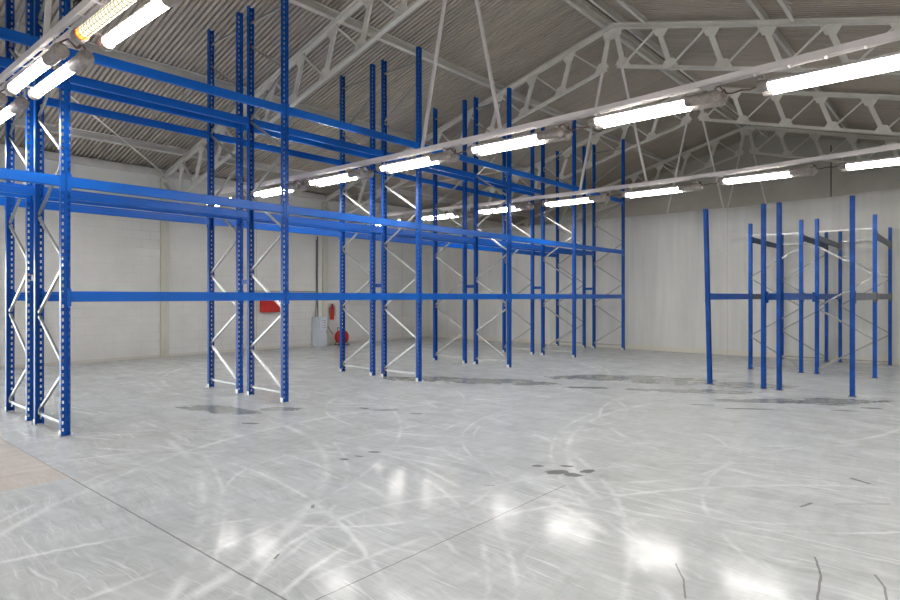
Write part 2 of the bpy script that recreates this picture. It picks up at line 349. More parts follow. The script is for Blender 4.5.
# ------------------------------------------------------------------ key dimensions
XL, XR = -15.45, 4.05          # side walls
YB, YT, YG = -8.4, 16.76, 23.7  # wall behind the camera, plastic curtain, gable far behind
XA = -5.73                      # ridge
TRUSS_Y = [-8.15, -3.15, 1.79, 6.85, 11.85, 16.85, 21.85]
def ztop(x): return 7.21 - 0.273 * abs(x - XA)
ROOF = 0.19                     # purlin zone over the top chords

# ------------------------------------------------------------------ the shell
f = MB(); f.box(XL - .3, XR + .3, YB - .3, YG + .3, -0.2, 0.0); struct(f, 'floor', M['floor'])
DY0, DY1, DZ = -1.5, 1.7, 2.35   # doorway in the left wall
w = MB(); w.box(XL - .25, XL, YB, DY0, 0, ztop(XL) + .18); w.box(XL - .25, XL, DY1, YG, 0, ztop(XL) + .18); w.box(XL - .25, XL, DY0, DY1, DZ, ztop(XL) + .18)
struct(w, 'wall_left', M['wall'])
w = MB(); w.box(XR, XR + .25, YB, YG, 0, ztop(XR) + .18); struct(w, 'wall_right', M['wall'])
def gable(name, y0, y1, mat):
    xs = [XL - .25, XR + .25]
    prof = [(xs[0], 0), (xs[1], 0), (xs[1], ztop(xs[1]) + ROOF - .01), (XA, ztop(XA) + ROOF - .01), (xs[0], ztop(xs[0]) + ROOF - .01)]
    g_ = MB(); g_.add([(x, y0, z) for x, z in prof] + [(x, y1, z) for x, z in prof],
                      [(0, 1, 2, 3, 4), (9, 8, 7, 6, 5)] + [(i, i + 5, (i + 1) % 5 + 5, (i + 1) % 5) for i in range(5)])
    struct(g_, name, mat)
gable('wall_back', YB - .25, YB, M['wall'])
gable('wall_gable', YG, YG + .25, M['gable'])
d = MB(); d.box(XL - .27, XL + .03, DY0 - .08, DY0, 0, DZ + .08); d.box(XL - .27, XL + .03, DY1, DY1 + .08, 0, DZ + .08); d.box(XL - .27, XL + .03, DY0, DY1, DZ, DZ + .08)
struct(d, 'door_1', M['galv'])
y_ = MB(); y_.box(XL - 30, XL - .3, -16, 16, -.25, -.05); struct(y_, 'ground_outside', M['yard'])
p_ = MB()
for i, yy in enumerate(TRUSS_Y[1:-1]):
    t = MB(); t.box(XL, XL + .06, yy - .1, yy + .1, 0, 4.5); struct(t, 'trim_%d' % (i + 1), M['pil'])
# joint in the gable wall
t = MB(); t.box(-3.6, -3.57, YG - .02, YG, 3, 6.6); struct(t, 'trim_9', M['cable'])

# corrugated roof, real ridges along the slope
def roof_side(x0, x1, name):
    # trapezoidal sheet: wide pans facing down, narrow deep grooves between them
    pitch = 0.092; prof = [(0, 0), (.050, 0), (.054, .048), (.057, .052), (.085, .052), (.088, .048)]
    nw = int((YG + .4 - YB + .3) / pitch); vs = []; fs = []
    for i in range(nw):
        for dy, dz in prof:
            for x in (x0, x1): vs.append((x, YB - .3 + i * pitch + dy, ztop(x) + ROOF + .004 + dz))
    for i in range(nw * len(prof) - 1): fs.append((2*i, 2*i+1, 2*i+3, 2*i+2))
    k = len(vs); vs += [(x, y, z + .003) for x, y, z in vs]
    fs += [tuple(q + k for q in f_)[::-1] for f_ in fs]
    struct(MB().add(vs, fs), name, M['sheet'])
roof_side(XL - .5, XA - .1, 'ceiling_left'); roof_side(XA + .1, XR + .5, 'ceiling_right')
rc = MB(); zc = ztop(XA) + ROOF + .065
rc.add([(XA - .3, YB - .3, zc - .04), (XA, YB - .3, zc + .06), (XA + .3, YB - .3, zc - .04), (XA - .3, YG + .4, zc - .04), (XA, YG + .4, zc + .06), (XA + .3, YG + .4, zc - .04),
        (XA - .3, YB - .3, zc - .0), (XA, YB - .3, zc + .1), (XA + .3, YB - .3, zc - .0), (XA - .3, YG + .4, zc - .0), (XA, YG + .4, zc + .1), (XA + .3, YG + .4, zc - .0)],
       [(0, 3, 4, 1), (1, 4, 5, 2), (6, 7, 10, 9), (7, 8, 11, 10), (0, 6, 9, 3), (2, 5, 11, 8)])
struct(rc, 'ceiling_ridge_cap', M['ridge_cap'])

# plastic curtain hung under the third visible tie
nx, nz = 180, 26; vs = []; fs = []
x0c, x1c = XL + .02, XR - .02
for side in (0, 1):
    for i in range(nx + 1):
        x = x0c + (x1c - x0c) * i / nx
        top = tie_z(x) + .05 + .008 * math.sin(x * 3.1) - (.06 if x < -11 else 0)
        for k in range(nz + 1):
            tt = k / nz; z = top * tt
            f1 = .020 * math.sin(x * 2.3 + 1.2 * math.sin(z * .8)) + .012 * math.sin(x * 5.7 + z * .5) + .007 * math.sin(x * 13 + 2 * z)
            f2 = .02 * math.sin(x * 4 + z * 5) * max(0, tt - .8) * 4
            vs.append((x, YT + f1 * (.3 + .7 * tt) + f2 + .006 * side, z))
K = (nx + 1) * (nz + 1)
for i in range(nx):
    for k in range(nz):
        a = i * (nz + 1) + k
        fs.append((a, a + nz + 1, a + nz + 2, a + 1)); fs.append((a + K, a + 1 + K, a + nz + 2 + K, a + nz + 1 + K))
for i in range(nx):
    a = i * (nz + 1) + nz; fs.append((a, a + nz + 1, a + nz + 1 + K, a + K))
o = MB().add(vs, fs).build('wall_curtain_partition', M['tarp'], smooth=True); tag(o, kind='structure')

# ------------------------------------------------------------------ trusses
names = {1.79: 'nearest the camera, only its hangers and tie beam in view', 6.85: 'on the first wall pilaster in view, peak out of the picture',
         11.85: 'second in view, crossing with its peak at the top', 16.85: 'third in view, above the plastic curtain', 21.85: 'farthest, in front of the grey gable wall',
         -3.15: 'behind the camera', -8.15: 'by the wall behind the camera'}
XMIR = lambda x: 2 * XA - x
def angle(mb, p0, p1, w, t, side=(0, 1, 0)):
    """pair of back to back angles: a T section"""
    mb.prism([(-w/2, 0), (-w/2, -t), (-.008, -t), (-.008, -w), (.008, -w), (.008, -t), (w/2, -t), (w/2, 0)], p0, p1, side)
def chan(mb, p0, p1, w, d, t=.008, side=(0, 1, 0)):
    mb.prism([(-w/2, 0), (-w/2, -d), (-w/2 + t, -d), (-w/2 + t, -t), (w/2 - t, -t), (w/2 - t, -d), (w/2, -d), (w/2, 0)], p0, p1, side)
def zb(x): return ztop(x) - .84
for ty in [y for y in TRUSS_Y if y > -4]:
    r = empty('roof_truss', (XA, ty, 7.21))
    tag(r, 'white lattice roof truss ' + names[ty], 'roof truss', 'white lattice roof trusses')
    off = Vector((-XA, -ty, -7.21))
    wm = M['white_steel']
    def P(x, z, dy=0): return Vector((x, ty + dy, z)) + off
    for sgn in (1, -1):
        fx = (lambda x: x) if sgn == 1 else XMIR
        lim_w = 9.72; lim = fx(XA + lim_w)
        c_ = MB(); c_.prism([(-.05, -.05), (.05, -.05), (.05, -.038), (.007, -.038), (.007, .038), (.05, .038), (.05, .05), (-.05, .05), (-.05, .038), (-.007, .038), (-.007, -.038), (-.05, -.038)], P(XA, ztop(XA)), P(lim, ztop(lim)), (0, 1, 0)); c_.build('top_chord', wm, r)
        b0 = fx(XA + .12); bl = fx(XA + 9.05)
        c_ = MB(); c_.prism([(-.045, -.03), (.045, -.03), (.045, -.018), (.008, -.018), (.008, .04), (-.008, .04), (-.008, -.018), (-.045, -.018)] if sgn == 1 else [(-.045, .03), (.045, .03), (.045, .018), (.008, .018), (.008, -.04), (-.008, -.04), (-.008, .018), (-.045, .018)], P(b0, zb(b0)), P(bl, 3.94), (0, 1, 0)); c_.build('bottom_chord', wm, r)
        c_ = MB(); chan(c_, P(fx(XA + 9.68), 4.42), P(bl, 3.92), .06, .035); c_.build('heel_strut', wm, r)
        ts = [XA + (.97 * k) for k in range(0, 10)]; bs = [XA + .24 + .99 * k for k in range(0, 9)] + [XA + 9.0]
        zbl = lambda x: zb(x) + (3.94 - zb(XA + 9.05)) * max(0, (abs(x - XA) - .12) / 8.93)
        for k in range(10):
            t_, b_ = fx(ts[k]), fx(bs[k])
            h_ = MB(); chan(h_, P(t_ + (0 if k else .06 * sgn), ztop(t_) - .04), P(b_, zbl(b_) + .02), .095, .045, .012, (1, 0, 0)); h_.build('web_post', wm, r)
            if k < 9:
                t2 = fx(ts[k + 1])
                h_ = MB(); h_.bar(P(b_, zbl(b_) + .02), P(t2, ztop(t2) - .04), .05, .03, (0, 1, 0)); h_.build('web_diagonal', wm, r)
            # gusset plates, top and bottom
            def plate(nm, cx_, cz_, up, slope):
                q = MB(); w1, w2, hh = .17, .08, .17
                pr = [(-w1, 0), (w1, 0), (w2, -hh), (-w2, -hh)] if up else [(-w1, 0), (w1, 0), (w2, hh), (-w2, hh)]
                pts = [(cx_ + a, cz_ + c + slope * a) for a, c in pr]
                vs = [P(x, z, -.007) for x, z in pts] + [P(x, z, .007) for x, z in pts]
                q.add(vs, [(0, 1, 2, 3), (7, 6, 5, 4), (0, 4, 5, 1), (1, 5, 6, 2), (2, 6, 7, 3), (3, 7, 4, 0)]); q.build(nm, wm, r)
            sl = -.273 * sgn
            if k: plate('gusset_plate', t_ + .05 * sgn, ztop(t_ + .05 * sgn) - .05, True, sl)
            plate('gusset_plate', b_, zbl(b_) + .02, False, sl if k < 9 else 0)
        # hangers down to the tie beam
        h_ = MB(); hb = fx(XA + .76)
        h_.bar(P(fx(XA + .22), zb(fx(XA + .22)) - .02), P(hb, 3.80), .042, .042, (0, 1, 0)); h_.build('hanger', M['tie_white'], r)
    q = MB(); 
    q.add([P(XA - .22, ztop(XA) - .1, -.008), P(XA + .22, ztop(XA) - .1, -.008), P(XA + .17, ztop(XA) - .28, -.008), P(XA - .17, ztop(XA) - .28, -.008), P(XA, ztop(XA) + .0, -.008),
           P(XA - .22, ztop(XA) - .1, .008), P(XA + .22, ztop(XA) - .1, .008), P(XA + .17, ztop(XA) - .28, .008), P(XA - .17, ztop(XA) - .28, .008), P(XA, ztop(XA) + .0, .008)],
          [(0, 3, 2, 1, 4), (5, 9, 6, 7, 8), (0, 5, 8, 3), (3, 8, 7, 2), (2, 7, 6, 1), (1, 6, 9, 4), (4, 9, 5, 0)])
    q.build('apex_plate', wm, r)
    # tie beam: a pair of channels with a gap, as seen from below
    tb = MB()
    tz = TZ
    hw = .09 if ty < 2 else .05
    for (xa_, za_), (xb2, zb2) in zip(tz, tz[1:]):
        for q in ([(-hw, .033), (-hw, -.033), (-hw + .008, -.033), (-hw + .008, .025), (-.012, .025), (-.012, .033)], [(hw, -.033), (hw, .033), (.012, .033), (.012, .025), (hw - .008, .025), (hw - .008, -.033)]):
            tb.prism(q, P(xa_, za_), P(xb2, zb2), (0, 1, 0))
        for k in range(int((xb2 - xa_) / .32) + 1):
            xx = xa_ + .16 + k * .32
            if xx < xb2: zz = za_ + (zb2 - za_) * (xx - xa_) / (xb2 - xa_); a_ = P(xx, zz); tb.box(a_.x - .012, a_.x + .012, -hw - .001, hw + .001, a_.z - .037, a_.z - .033)
    tb.build('tie_beam', M['tie_white'], r)

# ------------------------------------------------------------------ purlins
pur = [(-14.35, 'lowest purlin of the left roof slope, above the wall'), (-11.45, 'second purlin up the left roof slope'), (-8.65, 'third purlin up the left roof slope'), (-5.93, 'ridge purlin on the left of the dark ridge gap'),
       (-5.50, 'ridge purlin on the right of the dark ridge gap'), (-2.79, 'first purlin right of the ridge'), (0.0, 'second purlin down the right roof slope'), (2.85, 'lowest purlin of the right roof slope')]
for x, lb in pur:
    mb = MB(); z0 = ztop(x) + .055; s_ = -.273 if x > XA else .273
    c8 = [(0, 0), (.07, 0), (.07, .022), (.063, .022), (.063, .008), (.008, .008), (.008, .142), (.063, .142), (.063, .128), (.07, .128), (.07, .15), (0, .15)]
    pts = [(x + (a if x < XA else -a), z0 + c + s_ * (a if x < XA else -a) - .01) for a, c in c8]
    k = len(pts); y0, y1 = YB + .02, YG - .02
    fs = [(i, (i+1) % k, (i+1) % k + k, i + k) for i in range(k)] + [tuple(range(k))[::-1], tuple(range(k, 2*k))]
    if x < XA: fs = [q[::-1] for q in fs]
    mb.add([(a, y0, c) for a, c in pts] + [(a, y1, c) for a, c in pts], fs)
    o = mb.build('roof_purlin', M['purlin']); tag(o, 'long grey-white steel ' + lb, 'purlin', 'roof purlins', 'structure')
    # sheet hook bolts along the purlin
for x, lb in ((-4.93, 'short steel purlin beside the ridge, ending at the second truss in view'), (-2.33, 'short steel purlin lower on the right roof slope, ending at a truss')):
    z0 = ztop(x) + .07
    o = MB().prism([(-.03, -.0), (.03, 0), (.03, .008), (-.022, .008), (-.022, .092), (.03, .092), (.03, .10), (-.03, .10)][::-1], (x, 6.95, z0), (x, 11.72, z0), (1, 0, 0)).build('roof_purlin', M['purlin'])
    tag(o, lb, 'purlin', 'roof purlins', 'structure')
mb = MB(); mb.box(XL + .0, XL + .1, YB + .02, YG - .02, 4.55, 4.70)
o = mb.build('eave_beam', M['purlin']); tag(o, 'long grey-white eave beam on top of the left block wall', 'beam', None, 'structure')
mb = MB(); mb.tube((XL + .15, 6.75, 4.62), (-11.1, 1.95, ztop(-11.1) + .03), .018, 8)
o = mb.build('roof_brace', M['white_steel']); tag(o, 'thin slanting white brace rod under the left roof slope, ending at the first pilaster', 'brace rod', None, 'structure')
mb = MB(); mb.tube((XL + .15, 11.95, 4.62), (-11.1, 16.75, ztop(-11.1) + .03), .018, 8)
o = mb.build('roof_brace', M['white_steel']); tag(o, 'thin slanting white brace rod between second pilaster and curtain', 'brace rod', None, 'structure')

# ------------------------------------------------------------------ pallet racking
UW, UD = .092, .062            # upright face width (along Y) and depth (along X)
def upright_mesh(h, holes=True):
    """open channel: web at +X with two rows of slots, flanges and lips towards -X, foot at z=0"""
    mb = MB(); t = .003; xo = UD / 2
    ys = [-UW/2, -.038, -.019, .019, .038, UW/2]
    pitch, hh = .075, .036
    def quadwall(x, flip):
        z = 0.02; rows = []
        n_ = int((h - .06) / pitch)
        fs = []
        def q(y0, y1, z0, z1):
            p = [(x, y0, z0), (x, y1, z0), (x, y1, z1), (x, y0, z1)]
            mb.add(p, [(0, 1, 2, 3) if not flip else (3, 2, 1, 0)])
        q(ys[0], ys[5], 0, .05)
        for i in range(n_):
            z0 = .05 + i * pitch
            if holes:
                q(ys[0], ys[1], z0, z0 + hh); q(ys[2], ys[3], z0, z0 + hh); q(ys[4], ys[5], z0, z0 + hh)
                q(ys[0], ys[5], z0 + hh, z0 + pitch)
            else: q(ys[0], ys[5], z0, z0 + pitch)
        q(ys[0], ys[5], .05 + n_ * pitch, h)
        return n_
    n_ = quadwall(xo, False); quadwall(xo - t, True)
    if holes:
        for i in range(n_):
            z0 = .05 + i * pitch
            for a, b_ in ((ys[1], ys[2]), (ys[3], ys[4])):
                x1, x2 = xo - t, xo
                mb.add([(x1, a, z0), (x2, a, z0), (x2, b_, z0), (x1, b_, z0), (x1, a, z0 + hh), (x2, a, z0 + hh), (x2, b_, z0 + hh), (x1, b_, z0 + hh)],
                       [(0, 3, 2, 1)[::-1], (4, 5, 6, 7)[::-1], (0, 1, 5, 4)[::-1], (2, 3, 7, 6)[::-1]])
    mb.box(-xo, xo, UW/2 - t, UW/2, 0, h); mb.box(-xo, xo, -UW/2, -UW/2 + t, 0, h)
    mb.box(-xo, -xo + t, UW/2 - .014, UW/2, 0, h); mb.box(-xo, -xo + t, -UW/2, -UW/2 + .014, 0, h)
    mb.box(xo, xo + .004, -.007, .007, 0, h)     # stiffening rib down the face
    return mb
def foot_mesh(small=False):
    mb = MB()
    if small: return mb.box(-.05, .05, -.065, .065, 0, .006); mb.box(-.055, .055, -.075, .075, 0, .008)
    mb.box(-.03, .03, -.052, -.047, .008, .07); mb.box(-.03, .03, .047, .052, .008, .07)
    for yy in (-.062, .062): mb.lathe((.035, yy, .008), (0, 0, 1), [(0, .013), (.012, .013), (.012, .007), (.028, .007)], 6)
    return mb
def make_frame(h, dep, front_start, umat, bmat, *_,  first=.15, pitch=1.17, braces=True, bottom=True, top=True):
    root = empty('upright_frame')
    me = None
    for x, rz in ((0, 0), (-dep, PI)):
        if me is None: u = upright_mesh(h).build('upright', umat, root); me = u.data
        else: u = bpy.data.objects.new('upright', me); COL.objects.link(u); u.parent = root
        u.location = (x, 0, .008); u.rotation_euler = (0, 0, rz)
        fo = foot_mesh(h < 4).build('foot_plate', M['galv_light'] if h > 4 else M['rusty'], u); fo.location = (0, 0, -.008)
    if braces:
        def brace(xa, za, xb, zb_):
            m_ = MB(); t = .003
            m_.prism([(-.013, -.016), (.013, -.016), (.013, -.0135), (-.0105, -.0135), (-.0105, .0135), (.013, .0135), (.013, .016), (-.013, .016)], (xa, 0, za), (xb, 0, zb_), (0, 1, 0))
            m_.build('brace', bmat, root)
        xf, xr = -.012, -dep + .012
        if front_start: xf, xr = xr, xf           # nodes start on the front post
        if bottom: brace(xr, first - .01, xf, first - .01)
        z = first; side = 0
        while z + pitch / 2 < h - .12:
            a, b_ = (xr, xf) if side == 0 else (xf, xr)
            brace(a, z + .02, b_, z + pitch / 2 - .02); z += pitch / 2; side ^= 1
        if top: brace(xr, h - .25, xf, h - .25)
    return root

DEP, GAP, BAY = .911, .322, 2.8036
Y0 = 2.265; XF = -7.536
XROW = {'front': XF, 'back': XF - DEP - GAP}
ordn = ['first', 'second', 'third', 'fourth', 'fifth', 'sixth']
protoA = make_frame(6.0, DEP, False, M['blue'], M['galv']); protoB = make_frame(6.0, DEP, True, M['blue'], M['galv'])
kA, kB = kidmap(protoA), kidmap(protoB); usedA = usedB = False
starts = {('front', 0): 'A', ('front', 1): 'B', ('front', 2): 'A', ('front', 3): 'B', ('front', 4): 'A', ('front', 5): 'A',
          ('back', 0): 'A', ('back', 1): 'B', ('back', 2): 'A', ('back', 3): 'A', ('back', 4): 'A', ('back', 5): 'A'}
for row in ('front', 'back'):
    for i in range(6):
        if starts[(row, i)] == 'A': o = protoA if not usedA else copy_tree(protoA, kA); usedA = True
        else: o = protoB if not usedB else copy_tree(protoB, kB); usedB = True
        o.location = (XROW[row], Y0 + BAY * i, 0)
        where = {0: 'nearest the camera', 5: 'farthest, by the curtain'}.get(i, ordn[i] + ' from the camera')
        tag(o, 'tall blue upright frame, %s row of the long rack, %s' % ('aisle-side' if row == 'front' else 'wall-side', where), 'rack frame', 'tall upright frames of the long double rack')

def make_beam(L, mat):
    """load beam along +Y from 0 to L; outer face towards +X at x=+.03"""
    root = empty('rack_beam')
    b_ = MB()
    pr = [(.030, -.050), (.022, -.0575), (-.014, -.0575), (-.020, -.051), (-.020, .028), (-.003, .032), (-.003, .0575), (.024, .0575), (.030, .051)]
    b_.add([(x, .004, z) for x, z in pr] + [(x, L - .004, z) for x, z in pr], [(i, i + 9, (i + 1) % 9 + 9, (i + 1) % 9) for i in range(9)] + [tuple(range(9)), tuple(range(9, 18))[::-1]])
    b_.build('rail', mat, root)
    for y, s in ((0, 1), (L, -1)):
        c_ = MB(); a, b2 = sorted((y, y + .004 * s)); c_.box(-.026, .040, a, b2, -.105, .085)
        a, b2 = sorted((y + .004 * s, y - .036 * s)); c_.box(.0362, .040, a, b2, -.105, .085)
        for zz in (-.07, .05): c_.tube((.040, y - .018 * s, zz), (.045, y - .018 * s, zz), .008, 8)
        c_.build('end_connector', mat, root)
    return root
bl = BAY - UW - .002
pb = make_beam(bl, M['blue_beam']); kb = kidmap(pb); used = False
LV = {'bottom': 1.53, 'middle': 2.79, 'top': 4.23}
lines = [('aisle face of the aisle-side row', XF, 0), ('inner face of the aisle-side row', XF - DEP, 1), ('inner face of the wall-side row', XF - DEP - GAP, 0), ('wall face of the wall-side row', XF - 2*DEP - GAP, 1)]
bayn = ['bay cut by the picture edge', 'first full bay', 'second full bay', 'third full bay', 'fourth full bay', 'fifth and farthest bay']
for lv, z in LV.items():
    for li, (ln, x, rev) in enumerate(lines):
        for b_ in range(-1, 5):
            if lv == 'bottom' and b_ == -1: continue
            if lv == 'top' and b_ == 4 and li != 0: continue
            if lv == 'top' and b_ == 3 and li == 3: pass
            o = pb if not used else copy_tree(pb, kb); used = True
            y = Y0 + BAY * b_ + UW / 2 + .001
            if rev: o.location = (x, y + bl, z); o.rotation_euler = (0, 0, PI)
            else: o.location = (x, y, z)
            tag(o, 'blue %s-level beam, %s, %s' % (lv, ln, bayn[b_ + 1]), 'rack beam', 'blue beams of the long double rack')
# frame at the near end beyond the picture carries the cut bay
for row in ('front', 'back'):
    o = copy_tree(protoA, kA); o.location = (XROW[row], Y0 - BAY, 0)
    tag(o, 'tall blue upright frame of the %s row just outside the left picture edge' % ('aisle-side' if row == 'front' else 'wall-side'), 'rack frame', 'tall upright frames of the long double rack')
# row spacers
for i in range(6):
    y = Y0 + BAY * i; z = 1.76 if i != 2 else 1.74
    mb = MB(); x0, x1 = XF - DEP - GAP + .035, XF - DEP - .035
    mb.prism([(-.035, 0), (.035, 0), (.035, .03), (.031, .03), (.031, .004), (-.031, .004), (-.031, .03), (-.035, .03)], (x0, y, z), (x1, y, z), (0, 0, 1))
    o = mb.build('row_spacer', M['blue'] if i else M['paper'])  # nearest spacer gets door-light overexposure painted in as white
    tag(o, ('white' if i == 0 else 'blue') + ' spacer bracket joining the two rack rows at the %s frame pair from the camera' % ordn[i], 'spacer bracket', 'row spacers of the long rack')

# short rack on the right
RX = [-3.547, -2.605, -2.329, -1.387]; RY = [10.99, 13.82, 16.60]; RH = 3.06; RD = .942
frR = make_frame(RH, RD, False, M['blue_old'], M['galv'], first=.08, pitch=1.23, bottom=True, top=True)
# nodes of the two middle rows: left pair starts on the front post of the pair, right pair on the left post
kR = kidmap(frR)
frR2 = make_frame(RH, RD, True, M['blue_old'], M['galv'], first=.08, pitch=1.23); kR2 = kidmap(frR2)
lbl = {(0, 1): 'left pair of the middle line', (1, 1): 'right pair of the middle line', (0, 2): 'left pair of the line against the curtain', (1, 2): 'right pair of the line against the curtain'}
uR = {}; first = {0: True, 1: True}
for j in (1, 2):
    for pr_ in (0, 1):
        base, kk = (frR2, kR2) if pr_ == 0 else (frR, kR)
        o = base if first[pr_] else copy_tree(base, kk); first[pr_] = False
        o.location = (RX[1] if pr_ == 0 else RX[3], RY[j], 0)
        tag(o, 'short braced blue frame of the right-hand rack, ' + lbl[(pr_, j)], 'rack frame', 'short upright frames of the right-hand rack')
# four loose uprights at the near side of the short rack
um = upright_mesh(RH).build('rack_upright', M['blue_old']); ft = foot_mesh(True).build('foot_plate', M['rusty'], um, (0, 0, -.008))
def lean(o, bx, by, tx, ty, flip):
    d_ = Vector((tx - bx, ty - by, RH)).normalized()
    o.rotation_mode = 'QUATERNION'; o.rotation_quaternion = Vector((0, 0, 1)).rotation_difference(d_) @ Matrix.Rotation(PI if flip else 0, 3, 'Z').to_quaternion()
loose = [(-3.475, 10.98, -3.55, 10.99, 'leftmost, leaning slightly to the left'), (-2.63, 11.03, -2.63, 11.03, 'second from the left'),
         (-2.395, 11.02, -2.395, 11.02, 'third from the left'), (-1.39, 11.03, -1.39, 11.03, 'rightmost')]
for i, (bx, by, tx, ty, t_) in enumerate(loose):
    o = um if i == 0 else um.copy()
    if i: COL.objects.link(o); c_ = ft.copy(); COL.objects.link(c_); c_.parent = o
    o.location = (bx, by, .008); lean(o, bx, by, tx, ty, i in (0, 2))
    tag(o, 'unbraced blue upright at the front of the right-hand rack, ' + t_, 'rack upright', 'unbraced front uprights of the right-hand rack')
bR = RY[1] - RY[0] - UW - .002
beamsR = {}
mats_near = [M['blue_old'], M['blue_old'], M['blue_old'], M['grey_beam']]
mats_far = [M['grey_beam'], M['blue_old'], M['blue_old'], M['grey_beam']]
mats_up = [M['dusty'], M['dusty'], M['grey_beam'], M['grey_beam']]
cname = {M['blue_old'].name: 'blue', M['dusty'].name: 'dark dusty blue', M['grey_beam'].name: 'dusty grey'}
ln4 = ['leftmost line', 'second line from the left', 'third line from the left', 'rightmost line']
def rbeam(x, y0, y1, z, rev, mat, label):
    L = y1 - y0 - UW - .002; key = (mat.name, round(L, 3))
    if key not in beamsR: p = make_beam(L, mat); beamsR[key] = (p, kidmap(p)); o = p
    else: o = copy_tree(*beamsR[key])
    y = y0 + UW/2 + .001
    if not rev: o.location = (x, y, z); o.rotation_euler = (0, 0, 0)
    else: o.location = (x, y + L, z); o.rotation_euler = (0, 0, PI)
    tag(o, label, 'rack beam', 'beams of the right-hand rack')
for i, x in enumerate(RX):
    rev = i in (0, 2)
    xo = x + (.05 if i == 0 else 0)
    rbeam((-3.525 if i == 0 else (-2.363 if i == 2 else x)), [10.99, 11.03, 11.02, 11.03][i], RY[1], 1.53, rev, mats_near[i], '%s lower beam, right-hand rack, near bay, %s' % (cname[mats_near[i].name], ln4[i]))
    rbeam(x, RY[1], RY[2], 1.53, rev, mats_far[i], '%s lower beam, right-hand rack, far bay, %s' % (cname[mats_far[i].name], ln4[i]))
    rbeam(x, RY[1], RY[2], 2.74 - .02 * i, rev, mats_up[i], '%s upper beam of the right-hand rack, %s' % (cname[mats_up[i].name], ln4[i]))

# ------------------------------------------------------------------ twin tube lights
def fixture(dead=False, hook=.115):
    r = empty('ceiling_light')
    R_ = .046
    for yi, yo in enumerate((-.097, .097)):
        isdead = dead and yi == 0
        MB().tube((.12, yo, 0), (1.21, yo, 0), R_, 20).build('fluorescent_tube', M['faint'] if isdead else M['tube'], r)
        # white reflector hood over the upper side of the tube
        h_ = MB(); arc = [math.radians(12 + 156 * q / 12) for q in range(13)]
        pr = [((R_ + .004) * math.cos(a), (R_ + .004) * math.sin(a)) for a in arc] + [((R_ + .009) * math.cos(a), (R_ + .009) * math.sin(a)) for a in arc[::-1]]
        v_ = [(x_, yo + a, c) for x_ in (.12, 1.21) for a, c in pr]; k_ = len(pr)
        h_.add(v_, [(i, (i + 1) % k_, (i + 1) % k_ + k_, i + k_) for i in range(k_)])
        h_.build('reflector', M['tie_white'], r)
        if isdead:
            g_ = MB()
            for k in range(19): g_.lathe((.13 + k * .058, yo, 0), (1, 0, 0), [(0, R_ + .001), (0, R_ + .0035), (.003, R_ + .0035), (.003, R_ + .001)], 18)
            for k in range(8):
                a = 2 * PI * k / 8; g_.tube((.12, yo + (R_ + .002) * math.cos(a), (R_ + .002) * math.sin(a)), (1.21, yo + (R_ + .002) * math.cos(a), (R_ + .002) * math.sin(a)), .0018, 5)
            g_.build('wire_guard', M['cable_brown'], r)
            a_ = MB().lathe((.125, yo, 0), (1, 0, 0), [(0, R_ + .002), (.07, R_ + .002)], 18).build('glowing_end', M['amber'], r); a_['label'] = 'orange glowing tube end'
        MB().lathe((.02, yo, 0), (1, 0, 0), [(0, .03), (.012, .052), (.03, .060), (.085, .060), (.088, .056), (.11, .056)], 18).build('end_cap', M['fit_grey'], r)
        MB().lathe((1.20, yo, 0), (1, 0, 0), [(0, .054), (.02, .058), (.27, .058), (.275, .066), (.33, .066), (.345, .05), (.38, .03)], 18).build('ballast_housing', M['fit_grey'], r)
    for xx in (.06, 1.50):
        b_ = MB(); b_.box(xx - .015, xx + .015, -.15, .15, .056, .066)
        b_.path([(xx, 0, .07), (xx, 0, hook * .5), (xx + .01, .012, hook * .6), (xx, .016, hook * .75), (xx, .0, hook - .008), (xx, -.012, hook - .016)], .006, 6)
        b_.box(xx - .02, xx + .02, -.005, .005, .07, .10)
        b_.build('hanger_bracket', M['fit_grey' if 0 else 'tie_white'], r)
    c_ = MB(); c_.path([(1.6, 0, .03), (1.66, .0, .02), (1.75, 0, .035), (1.83, 0, .02), (1.90, 0, .035)], .008, 6); c_.path([(1.5, -.105, .07), (1.54, -.05, .11), (1.6, 0, .03)], .008, 6); c_.path([(1.5, .105, .07), (1.56, .05, .1), (1.6, 0, .03)], .008, 6)
    c_.build('supply_cable', M['cable_brown'], r)
    return r
protos = {}
tn = {1.85: 'nearest tie beam', 6.85: 'second tie beam', 11.85: 'third tie beam', -3.15: 'tie beam behind the camera', 21.85: 'farthest tie beam beyond the curtain'}
for ty in (-3.15, 1.85, 6.85, 11.85, 21.85):
    for k in range(9):
        if ty > 20 and k % 2: continue
        x = 2.11 - 1.9 * k
        zf = 3.67 if k <= 3 else 3.62
        hk = round(max(.11, min(tie_z(x + .06), tie_z(x + 1.5)) - .038 - zf), 2)
        if ty == 1.85 and k == 4: o = fixture(True, hk)
        elif hk not in protos: o = fixture(False, hk); protos[hk] = (o, kidmap(o))
        else: o = copy_tree(*protos[hk])
        o.location = (x, ty - .02, zf)
        lab = ('twin-tube light with one dim orange-ended tube, on the nearest tie beam' if (ty == 1.85 and k == 4) else
               'lit twin-tube light out of the picture on the %s' % tn[ty] if (k < 2 or ty > 20 or ty < 0) else
               'lit twin-tube light under the %s, %s from the right' % (tn[ty], ['first', 'second', 'third', 'fourth', 'fifth', 'sixth', 'seventh'][k - (4 if ty == 1.85 else 2) if k >= (4 if ty == 1.85 else 2) else 0]) if (ty != 1.85 or k >= 4) else
               'lit twin-tube light on the nearest tie beam, above the picture frame')
        tag(o, lab, 'light fixture', 'twin-tube lights hung under the tie beams')
